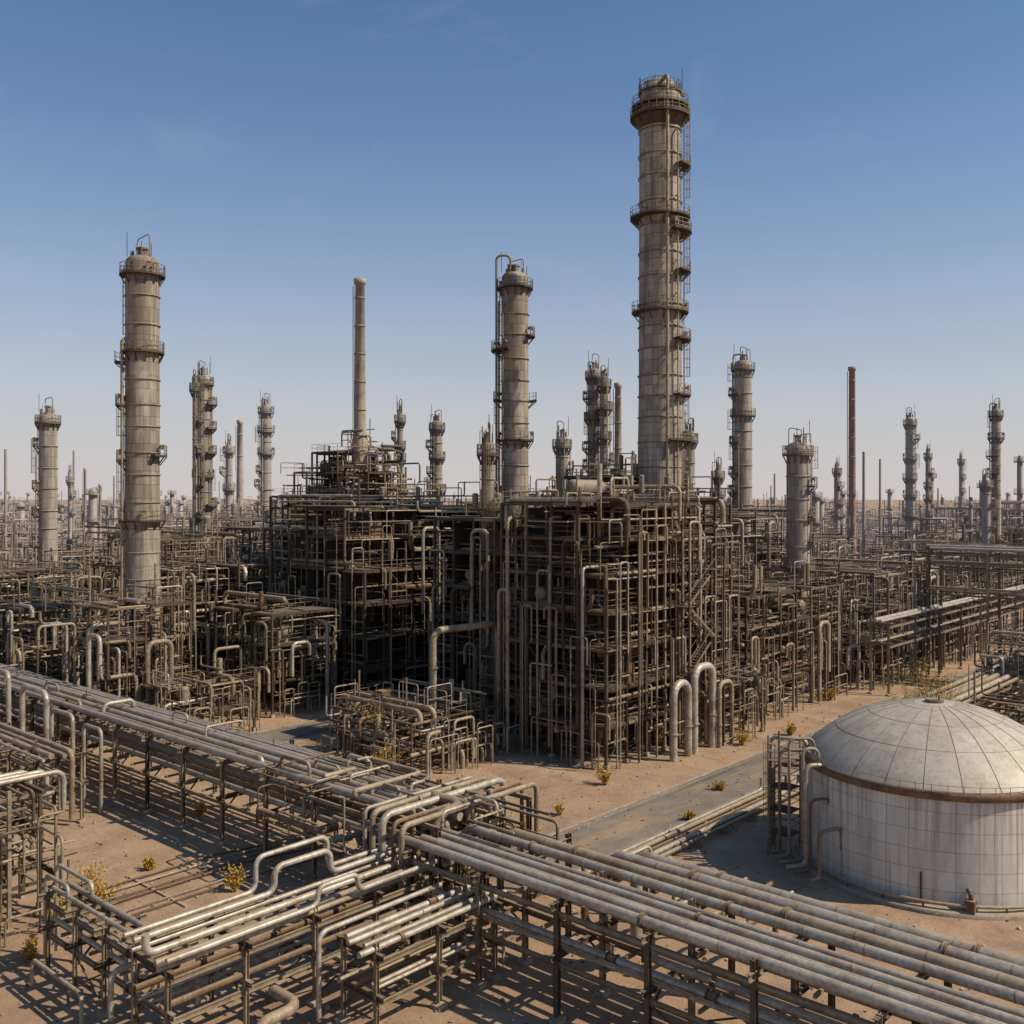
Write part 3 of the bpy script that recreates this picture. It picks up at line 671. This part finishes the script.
# ------------------------------------------------------------------ foreground racks
R=random.Random(5); PSC=1.25
b=B(10)
rack(b,R,'x',-150,-42,39.5,45.5,[3.4,5.9],bent=5.4,rmax=.24,col=.26,topr=(.1,.14,.2,.26,.16),gaps=(.1,.25,.5))
for k in range(14):
    x=-140+k*7; goose(b,R,x,R.uniform(39.8,45),*R.choice([(1,0),(0,-1),(0,1),(1,0)]),R.uniform(.7,1.6),R.uniform(1.5,4),R.uniform(.08,.18),R.choice([PIPE,PIPET]),5.9,R.uniform(.6,1.2))
b.make('pipe_rack',0)
b=B(12)
S=rack(b,R,'x',-40.6,6,36.8,40.4,[3.2,5.6],bent=5.2,rmax=.2,col=.26,topr=(.13,.2,.24,.17),gaps=(.08,.15,.3))
b.make('pipe_rack',0)
b=B(16)
for i,(y,r,s0) in enumerate(((41.0,.24,-40.5),(41.75,.32,-38),(42.65,.36,-31.4),(43.55,.33,-30.4))):
    zz=5.8+r
    b.pipe([(s0,y,1.2 if i>1 else zz-2.4),(s0,y,zz),(8,y,zz)],r,PIPE if i!=1 else PIPET,bend=r*2.6,sub=6,sides=20,tint=.75-.15*i)
    x=s0+3
    while x<8: b.t((x,y,zz),(x+.06,y,zz),r+.014,STEELT,sides=20); x+=R.uniform(2.4,3.6)
    for x in (s0+5,s0+17): b.t((x,y,zz),(x+.08,y,zz),r*1.3,STEELT,sides=20); b.t((x+.11,y,zz),(x+.19,y,zz),r*1.3,RUST,sides=20)
for x in S:
    b.ib((x,44.1,.2),(x,44.1,6.0),.26,.26,STEEL); b.ib((x,40.6,5.62),(x,44.4,5.62),.22,.32,STEELT); b.ib((x,40.6,3.4),(x,44.4,3.4),.2,.28,STEEL); b.bx(x-.3,x+.3,43.8,44.4,-.1,.2,CONC)
for y,r in ((41.3,.12),(42.2,.16),(43.1,.1)): b.pipe([(-40,y,3.55+r),(8,y,3.55+r)],r,R.choice([PIPET,RUST,PIPE]))
b.make('large_bore_pipeline',0)
b=B(12)
for i,x in enumerate((-45.4,-44.5,-43.4,-42.2,-41.3)):
    r=(.12,.18,.22,.13,.17)[i]; zz=6.7+r
    b.pipe([(x,37.6-i*.2,3.2),(x,37.6-i*.2,zz),(x,46.6+i*.4,zz),(x,46.6+i*.4,1.0)],r,(PIPE,PIPET,PIPE,RUST,PIPET)[i],bend=r*3,sub=5)
for y in (38.5,42.4,46.2):
    b.ib((-46.4,y,6.55),(-40.1,y,6.55),.18,.26,STEELT)
    for x in (-46.3,-40.2): b.ib((x,y,0),(x,y,6.6),.25,.25,STEEL)
for k in range(10):
    x=R.uniform(-56,-36); goose(b,R,x,R.uniform(39.5,44),*R.choice([(1,0),(0,1),(0,-1),(-1,0)]),R.uniform(.8,1.6),R.uniform(1.5,4),R.uniform(.07,.15),R.choice([PIPE,PIPET]),5.9,.8)
PSC=1.0
spaghetti(b,R,-58,-36,38,46,3.2,6.9,55,(2,4)); b.make('pipe_junction',0)
PSC=1.1
b=B(12)
rack(b,R,'y',22.3,38.0,-43.2,-40.2,[2.5,4.3],bent=4.0,col=.2,rmax=.15,gaps=(.3,.5,.7),topr=(.13,.18,.15),over=.5)
for i,(x,r) in enumerate(((-43.6,.13),(-42.7,.16),(-39.8,.13))):
    b.pipe([(x,22.0,4.9+r),(x,29+i*.5,4.9+r),(x,29+i*.5,6.7-.4*i),(x,33.5-i*.5,6.7-.4*i),(x,33.5-i*.5,4.9+r),(x,38,4.9+r)],r,PIPE,bend=.5,sub=6,sides=16)
b.pipe([(-44.0,21.6,1.2),(-44.0,21.6,3.4),(-44.0,26,3.4),(-44.0,26,.3)],.14,PIPE,bend=.5,sub=6)
b.pipe([(-38.2,25.5,.25),(-38.2,25.5,1.5),(-38.2,27.8,1.5),(-40.4,27.8,1.5)],.27,PIPET,bend=.8,sub=6,sides=16)
b.make('pipe_rack',0)
b=B(12); rack(b,R,'y',30,38,-37.8,-35.4,[2.0,3.9],bent=3.9,col=.2,rmax=.14,gaps=(.15,.3,.5),topr=(.13,.18,.15))
b.pipe([(-38.4,29,.3),(-38.4,29,4.4),(-38.4,37,4.4)],.13,PIPE,bend=.5,sub=6); b.make('pipe_rack',0)
b=B(12); rack(b,R,'x',-53.2,-43.8,22.7,24.4,[2.5,4.1],bent=3.2,col=.18,rmax=.13,gaps=(.15,.3,.5),topr=(.12,.15),over=.4)
for i in range(2): b.pipe([(-54.2-i*.5,23.0+i*.8,.4),(-54.2-i*.5,23.0+i*.8,4.9+.2*i),(-51.5+i,23.0+i*.8,4.9+.2*i),(-51.5+i,23.0+i*.8,4.3)],.11,PIPE,bend=.5,sub=6)
b.pipe([(-52,21.4,.2),(-52,21.4,1.6),(-46.5,21.4,1.6),(-46.5,21.4,.2)],.1,PIPET,bend=.4,sub=5)
b.make('pipe_rack',0)
PSC=1.0
b=B(10); process(b,R,-67,-59.5,12,26,[2.6,5.0,7.0],3,5,c=.2,pd=1.0,jag=.35,deckp=.05,railp=.2,eq=0,risers=1.2,spag=1.4,portal=2)
for i in range(3): b.pipe([(-66+i*1.1,8,7.4+.1*i),(-66+i*1.1,27+i*.6,7.4+.1*i),(-66+i*1.1,27+i*.6,5.2)],.17,PIPE,bend=.6,sub=6)
b.make('pipe_rack',0)
b=B(10); PSC=1.2; rack(b,R,'x',-135,-76,31.5,35.0,[3.0,5.2],bent=5,rmax=.2,col=.24,topr=(.12,.18,.22)); PSC=1.0
for (x,h,L,r) in ((-92,8.2,5,.25),(-86,7.0,4,.18),(-99,9,4,.22),(-80,6.6,3,.15),(-108,8.6,6,.26)): goose(b,R,x,37,1,0,h,L,r,PIPE,0)
b.make('pipe_rack',0)
b=B(8)
for k in range(6):
    x=-62+k*1.1+R.uniform(-.3,.3); b.pipe([(x,27,.2),(x,38,.2),(x+R.uniform(0,3),46,.2)],R.uniform(.05,.09),R.choice([PIPET,RUST,RUST]),bend=.5)
for y in range(28,45,4): b.bx(-62.6,-55.5,y-.1,y+.1,-.05,.11,CONC)
b.make('ground_pipeline',0)

# ------------------------------------------------------------------ storage tank
m,nt,bs=newmat('tank_wall')
tc=N(nt,'ShaderNodeTexCoord'); sx=N(nt,'ShaderNodeSeparateXYZ'); nt.links.new(tc.outputs['Object'],sx.inputs[0])
def MT(op,a,bv=None):
    n=N(nt,'ShaderNodeMath',operation=op)
    for i,v in enumerate((a,bv)):
        if v is None: continue
        if hasattr(v,'is_output'): nt.links.new(v,n.inputs[i])
        else: n.inputs[i].default_value=v
    return n.outputs[0]
an=MT('ARCTAN2',sx.outputs[1],sx.outputs[0])
au=MT('MULTIPLY',an,40/6.2832); zu=MT('MULTIPLY',sx.outputs[2],1/1.18)
sm=MT('MAXIMUM',MT('LESS_THAN',MT('FRACT',au),.025),MT('LESS_THAN',MT('FRACT',zu),.03))
cv=N(nt,'ShaderNodeCombineXYZ'); nt.links.new(au,cv.inputs[0]); nt.links.new(zu,cv.inputs[1])
fl=N(nt,'ShaderNodeVectorMath',operation='FLOOR'); nt.links.new(cv.outputs[0],fl.inputs[0])
wn=N(nt,'ShaderNodeTexWhiteNoise'); nt.links.new(fl.outputs[0],wn.inputs[0])
c=mixc(nt,wn.outputs[0],(.60,.575,.50),(.69,.665,.59))
c=mixc(nt,MT('MULTIPLY',ramp(nt,noise(nt,1.0,8,(1.0,1.0,.35),.75),.42,.66),.55),c,(.40,.345,.265))
c=mixc(nt,MT('MULTIPLY',ramp(nt,noise(nt,1.0,5,(2.2,2.2,.05)),.57,.67),.6),c,(.24,.175,.115))
gz=ramp(nt,MT('MULTIPLY',sx.outputs[2],1/7.0),.35,1.0)
rn=ramp(nt,noise(nt,1.0,6,(3.5,3.5,.06),.75),.48,.62)
c=mixc(nt,MT('MULTIPLY',MT('MULTIPLY',gz,rn),.8),c,(.27,.20,.135))
c=mixc(nt,ramp(nt,MT('ADD',sx.outputs[2],MT('MULTIPLY',noise(nt,2,4),1.6)),.8,2.6,(.75,.75,.75,1),(0,0,0,1)),c,(.31,.235,.16))
c=mixc(nt,MT('MULTIPLY',sm,.6),c,(.2,.165,.12))
nt.links.new(c,bs.inputs['Base Color']); bs.inputs['Roughness'].default_value=.8; bs.inputs['Specular IOR Level'].default_value=.2
bp=N(nt,'ShaderNodeBump'); bp.inputs['Strength'].default_value=.6; bp.inputs['Distance'].default_value=.03; nt.links.new(MT('SUBTRACT',1,sm),bp.inputs['Height']); nt.links.new(bp.outputs[0],bs.inputs['Normal'])
TW=m
m,nt,bs=newmat('tank_dome')
tc=N(nt,'ShaderNodeTexCoord'); sx=N(nt,'ShaderNodeSeparateXYZ'); nt.links.new(tc.outputs['Object'],sx.inputs[0])
an=MT('ARCTAN2',sx.outputs[1],sx.outputs[0]); au=MT('MULTIPLY',an,24/6.2832)
cv=N(nt,'ShaderNodeCombineXYZ'); nt.links.new(au,cv.inputs[0]); nt.links.new(MT('MULTIPLY',sx.outputs[2],.9),cv.inputs[1]); fl=N(nt,'ShaderNodeVectorMath',operation='FLOOR'); nt.links.new(cv.outputs[0],fl.inputs[0])
wn=N(nt,'ShaderNodeTexWhiteNoise'); nt.links.new(fl.outputs[0],wn.inputs[0])
c=mixc(nt,wn.outputs[0],(.43,.385,.31),(.50,.45,.37))
c=mixc(nt,MT('MULTIPLY',ramp(nt,noise(nt,.6,8,None,.75),.42,.66),.65),c,(.31,.245,.17))
c=mixc(nt,MT('MULTIPLY',ramp(nt,noise(nt,2.5,7,None,.75),.50,.68),.65),c,(.25,.175,.11))
nt.links.new(c,bs.inputs['Base Color']); bs.inputs['Roughness'].default_value=.6; bs.inputs['Metallic'].default_value=.12
TD=m
for s_ in MS: s_.append(TW); s_.append(TD)
TWI,TDI=10,11
tx,ty=G(28.9,68.4); Rt=8.5; Hw=7.0
b=B(10)
b.lathe((tx,ty,0),[(Rt,.35),(Rt,Hw)],TWI,'z',96)
b.lathe((tx,ty,0),[(Rt+.9,-.1),(Rt+.9,.22),(Rt+.75,.3),(Rt+.02,.36)],CONC,'z',96)
prof=[]
for k in range(21):
    r=Rt*1.006*(1-k/20); prof.append((r,Hw+.25+3.75*(1-(r/Rt/1.006)**2.15)**.88))
b.lathe((tx,ty,0),[(Rt+.01,Hw-.35),(Rt+.2,Hw-.3),(Rt+.22,Hw-.02),(Rt+.22,Hw+.16),(Rt+.04,Hw+.26)],RUST,'z',96,.9)
b.lathe((tx,ty,0),prof,TDI,'z',96)
for k in range(24):
    a=2*math.pi*k/24
    P=[(tx+r*math.cos(a),ty+r*math.sin(a),z+.005) for r,z in prof if r>.9]
    b.pipe(P,.022,VES,bend=0,tint=.3,sides=4)
for ii in (5,10,15):
    r,z=prof[ii]; b.pipe([(tx+r*math.cos(2*math.pi*k/64),ty+r*math.sin(2*math.pi*k/64),z) for k in range(64)],.02,VES,closed=True,tint=.3,sides=4)
b.t((tx,ty,prof[-1][1]-.15),(tx,ty,prof[-1][1]+.2),.6,VES,sides=20); b.t((tx+.4,ty-.2,prof[-1][1]),(tx+.4,ty-.2,prof[-1][1]+.6),.1,PIPET)
n=60
for k in range(n):
    a=2*math.pi*k/n; a2=2*math.pi*(k+1)/n; r=Rt+.16; p=(tx+r*math.cos(a),ty+r*math.sin(a)); p2=(tx+r*math.cos(a2),ty+r*math.sin(a2))
    b.t((*p,Hw+.1),(*p,Hw+.62),.02,VES,sides=4); b.t((*p,Hw+.6),(*p2,Hw+.6),.02,VES,sides=4)
b.pipe([(tx+(Rt+.55)*math.cos(2*math.pi*k/72),ty+(Rt+.55)*math.sin(2*math.pi*k/72),.62) for k in range(72)],.11,PIPET,closed=True)
for k in range(0,72,3):
    a=2*math.pi*k/72; q=(tx+(Rt+.55)*math.cos(a),ty+(Rt+.55)*math.sin(a)); b.t((*q,.1),(*q,.6),.06,STEEL)
def TP(ang,R_): a=math.radians(42+ang); return (tx+R_*math.cos(a),ty+R_*math.sin(a))
for ang in (-118,-75): 
    q=TP(ang,Rt+.1); b.t((*q,.4),(*q,2.2 if ang<-100 else 1.6),.06,STEEL)
for ang in (-100,-70):
    q=TP(ang,Rt+.45); b.bx(q[0]-.3,q[0]+.3,q[1]-.3,q[1]+.3,0,1.0,RUST); b.pipe([(*TP(ang,Rt-.1),1.4),(*q,1.4),(*q,.2)],.14,RUST,bend=.3)
lx,ly=TP(172,Rt+1.5)
for (sx_,sy_) in ((-.8,-.8),(.8,-.8),(-.8,.8),(.8,.8)): b.b((lx+sx_,ly+sy_,0),(lx+sx_,ly+sy_,Hw+1.4),.11,.11,STEELT)
for z in (1.6,3.2,4.8,Hw-.4):
    b.bx(lx-.8,lx+.8,ly-.8,ly+.8,z,z+.06,DECK)
    for (p,q2) in (((-.8,-.8),(.8,-.8)),((.8,-.8),(.8,.8)),((.8,.8),(-.8,.8)),((-.8,.8),(-.8,-.8))): rail(b,(lx+p[0],ly+p[1],z+.06),(lx+q2[0],ly+q2[1],z+.06))
ladder(b,lx-.85,ly,0,Hw-.4,-1,0)
for k,(ang,r,h) in enumerate(((188,.12,8.1),(193,.16,7.2),(198,.1,5.2),(183,.1,8.6),(206,.14,3.6),(178,.12,7.6),(170,.1,6.2),(165,.14,7.9))):
    q0=TP(ang,Rt-.1); q1=TP(ang,Rt+1.0+.2*k); q2=TP(ang,Rt+2.6)
    b.pipe([(*q0,h-1.4),(*q0,h),(*q1,h),(*q1,.6),(*q2,.6)],r,(PIPET,PIPE,RUST,PIPET,PIPET,STEELT)[k%6],bend=.45,sub=5)
b.make('storage_tank',0,loc=(tx,ty,0))
b=B(10)
for k in range(6):
    x=-33.5+k*1.6; b.pipe([(x,45,4.4-.3*k),(x,49.5,4.4-.3*k),(x,49.5,.4),(x,58.5-abs(k-2)*.5,.4)],.1+.03*(k%3),(PIPE,PIPET,RUST)[k%3],bend=.5,sub=4)
b.make('pipe_manifold',0)

# ------------------------------------------------------------------ distant refinery
par=bpy.data.objects.new('distant_refinery',None); sc.collection.objects.link(par)
R=random.Random(21); random.seed(8)
protoM={}
def proto(hz,k):
    b=B(5 if hz<3 else 4); w=R.uniform(15,21); l=R.uniform(15,21)
    nl=R.choice([2,2,3,3,4,4]); lv=[5.0*(i+1)+R.uniform(-.5,.5) for i in range(nl)]
    process(b,R,-w/2,w/2,-l/2,l/2,lv,3,3,c=.3,pd=.6 if hz<3 else .3,jag=.6,deckp=.4,railp=.4 if hz<3 else .1,eq=.12,risers=.8,spag=.4 if hz<3 else .2)
    for q in range(R.choice([0,0,1,1])):
        x,y=R.uniform(-w/2,w/2),R.uniform(-l/2,l/2); h=R.uniform(18,33); r=R.uniform(.4,1.1)
        b.lathe((x,y,0),[(r,0),(r,h),(r*.6,h+.6),(.01,h+.9)],VES,'z',12)
        for z in (h*.5,h*.75,h-.6): ringplat(b,x,y,z,r,r+.7,0,360,brk=False)
    if R.random()<.3:
        x,y=R.uniform(-w/2,w/2),R.uniform(-l/2,l/2); b.lathe((x,y,0),[(.4,0),(.3,R.uniform(24,36))],PIPET,'z',8)
    return b.make('distant_process_unit_mesh',hz,mesh_only=True)
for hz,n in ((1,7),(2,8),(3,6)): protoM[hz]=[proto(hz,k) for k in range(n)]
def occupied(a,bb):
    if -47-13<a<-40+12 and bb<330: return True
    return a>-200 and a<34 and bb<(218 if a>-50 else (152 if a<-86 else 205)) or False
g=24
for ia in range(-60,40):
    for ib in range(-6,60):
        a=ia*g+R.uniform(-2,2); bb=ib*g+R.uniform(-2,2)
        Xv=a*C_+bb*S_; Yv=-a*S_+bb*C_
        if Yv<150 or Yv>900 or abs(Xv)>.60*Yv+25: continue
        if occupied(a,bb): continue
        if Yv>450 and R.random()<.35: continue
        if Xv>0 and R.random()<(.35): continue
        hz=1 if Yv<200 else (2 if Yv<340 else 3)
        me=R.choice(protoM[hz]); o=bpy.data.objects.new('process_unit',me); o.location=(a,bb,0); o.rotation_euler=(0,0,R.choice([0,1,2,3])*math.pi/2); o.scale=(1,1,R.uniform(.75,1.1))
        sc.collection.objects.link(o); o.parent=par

# ------------------------------------------------------------------ dry shrubs
def leafmat(name,c1,c2):
    m,nt,b=newmat(name); at=N(nt,'ShaderNodeNewGeometry'); c=mixc(nt,at.outputs['Random Per Island'],c1,c2); nt.links.new(c,b.inputs['Base Color']); b.inputs['Roughness'].default_value=.8; return m
LM=leafmat('dry_foliage',(.30,.17,.02),(.60,.36,.05)); TWG=leafmat('dry_twig',(.20,.13,.06),(.28,.19,.09))
def shrub(x,y,z,h,w,seed):
    R=random.Random(seed); V=[];F=[];MI=[]
    def tri(p,d,s):
        u=Vector((R.uniform(-1,1),R.uniform(-1,1),R.uniform(-1,1))).normalized(); d=d.normalized(); v=d.cross(u).normalized()*s*.3
        k=len(V); V.extend([p-v*.3,p+d*s*.5+v,p+d*s,p+d*s*.5-v]); F.append((k,k+1,k+2,k+3)); MI.append(0)
    for i in range(int(14+10*w)):
        a=R.uniform(0,6.28); lean=R.uniform(0,1.0); p=Vector((R.uniform(-.2,.2)*w,R.uniform(-.2,.2)*w,0)); d=Vector((math.cos(a)*lean*w/h,math.sin(a)*lean*w/h,1)).normalized(); L=h*R.uniform(.35,1)
        n=6; th=.015
        for k in range(n):
            q=p+d*(L/n); s=Vector((th,0,0)); s2=Vector((0,th,0)); kk=len(V); V.extend([p-s,p+s,q+s*.7,q-s*.7,p-s2,p+s2,q+s2*.7,q-s2*.7]); F.extend([(kk,kk+1,kk+2,kk+3),(kk+4,kk+5,kk+6,kk+7)]); MI.extend([1,1])
            for j in range(3+k*2 if k>0 else 1):
                tri(p.lerp(q,R.random())+Vector((R.gauss(0,.1),R.gauss(0,.1),R.gauss(0,.1)))*w,d+Vector((R.gauss(0,.8),R.gauss(0,.8),R.gauss(0,.5))),R.uniform(.08,.2))
            p=q; d=(d+Vector((R.gauss(0,.24),R.gauss(0,.24),R.gauss(0,.12)))).normalized()
    me=bpy.data.meshes.new('dry_shrub'); me.from_pydata([tuple(v) for v in V],[],F); me.materials.append(LM); me.materials.append(TWG)
    me.polygons.foreach_set('material_index',MI); o=bpy.data.objects.new('dry_shrub',me); o.location=(x,y,z); sc.collection.objects.link(o)
for i,(u,v,h,w) in enumerate(((430,935,4.9,1.0),(455,890,8.0,1.2),(466,893,7.2,1.0),(90,905,2.6,1.1),(105,912,1.9,.8),(378,765,8.0,1.2),(386,766,7.0,1.1),(345,783,3.2,1.2),(380,782,3.6,1.2),(410,640,6,1.5),(925,735,9.6,2.4),(938,738,8.8,2.2),(912,740,8.4,1.9),(948,745,7.4,1.9),(605,785,1.9,.8),(235,892,1.8,.5),(742,745,1.6,.8),(790,735,1.5,.9),(690,820,.8,.6),(560,815,.9,.5),(340,905,1.3,.6),(985,770,1.5,1.2),(640,700,1.2,.8),(885,650,3.2,1.9),(950,640,3.4,2.2),(870,640,3,1.8),(30,960,1.3,.7),(640,975,.7,.4),(200,815,1.1,.5),(865,985,.9,.5),(460,950,.6,.4),(720,790,.8,.6),(830,700,1.6,1.1),(150,870,.9,.6),(80,770,6.0,1.2),(225,640,8,1.5),(60,925,2.2,.8),(520,870,5.5,.8),(660,745,3,1.0),(760,700,2.5,1.2))):
    Yg=25000/(v-497); q=G((u-512)*Yg/1000,Yg); shrub(q[0],q[1],0,h,w,i+50)
b=B(); R=random.Random(77)
for k in range(3000):
    Yv=R.uniform(34,120); Xv=R.uniform(-.55,.55)*Yv; q=G(Xv,Yv); s=R.uniform(.03,.13)
    b.b((q[0],q[1],0),(q[0]+s*R.uniform(-.5,.5),q[1]+s*R.uniform(-.5,.5),s*.7),s*R.uniform(.8,2),s*R.uniform(.8,2),R.choice([CONC,CONC,RUST]))
b.make('scattered_stones',0)

# ------------------------------------------------------------------ sky, sun, camera
sv=Vector((*G(.955,-.24),0)).normalized(); el=math.radians(45)
sd=Vector((sv.x*math.cos(el),sv.y*math.cos(el),math.sin(el)))
sl=bpy.data.lights.new('sun','SUN'); sl.energy=5.0; sl.angle=math.radians(.5); sl.color=(1,.88,.71)
so=bpy.data.objects.new('sun',sl); so.rotation_euler=sd.to_track_quat('Z','Y').to_euler(); so.location=(0,0,200); sc.collection.objects.link(so)
w=bpy.data.worlds.new('World'); sc.world=w; w.use_nodes=True; nt=w.node_tree; bg=nt.nodes['Background']
sk=N(nt,'ShaderNodeTexSky',sky_type='NISHITA'); sk.sun_disc=False; sk.sun_elevation=el; sk.sun_rotation=math.atan2(sd.x,sd.y)
sk.air_density=1.0; sk.dust_density=.8; sk.ozone_density=1.5; sk.altitude=50
tc=N(nt,'ShaderNodeTexCoord'); sx=N(nt,'ShaderNodeSeparateXYZ'); nt.links.new(tc.outputs['Generated'],sx.inputs[0])
STR=.10
c=mixc(nt,1.0,sk.outputs[0],(.60,.90,1.12),'MULTIPLY')
ab=MT('ABSOLUTE',sx.outputs[2])
r=N(nt,'ShaderNodeValToRGB'); cr=r.color_ramp; cr.interpolation='B_SPLINE'
cr.elements[0].position=0; cr.elements[0].color=(.97,.97,.97,1); cr.elements[1].position=.55; cr.elements[1].color=(0,0,0,1)
for p,v in ((.05,.88),(.13,.56),(.23,.26),(.36,.07)): e=cr.elements.new(p); e.color=(v,v,v,1)
nt.links.new(ab,r.inputs[0])
c=mixc(nt,r.outputs[0],c,(.62/STR,.575/STR,.57/STR))
mp=N(nt,'ShaderNodeMapping'); mp.inputs['Scale'].default_value=(1.6,3.2,6.5); mp.inputs['Rotation'].default_value=(.15,.1,.5); mp.inputs['Location'].default_value=(3.1,1.7,.4); nt.links.new(tc.outputs['Generated'],mp.inputs[0])
nn=N(nt,'ShaderNodeTexNoise'); nn.inputs['Scale'].default_value=1.9; nn.inputs['Detail'].default_value=9; nn.inputs['Roughness'].default_value=.62; nn.inputs['Distortion'].default_value=.6; nt.links.new(mp.outputs[0],nn.inputs['Vector'])
cl=MT('MULTIPLY',ramp(nt,nn.outputs[0],.58,.85),.16)
c=mixc(nt,cl,c,(.60/STR,.60/STR,.62/STR))
nt.links.new(c,bg.inputs[0]); bg.inputs[1].default_value=STR
cam=bpy.data.cameras.new('camera'); cam.sensor_width=36; cam.lens=35.16; cam.clip_end=20000; cam.clip_start=.5; cam.shift_y=-15/1024
co=bpy.data.objects.new('camera',cam); co.location=(0,0,25); co.rotation_euler=(math.radians(90),0,TH); sc.collection.objects.link(co); sc.camera=co
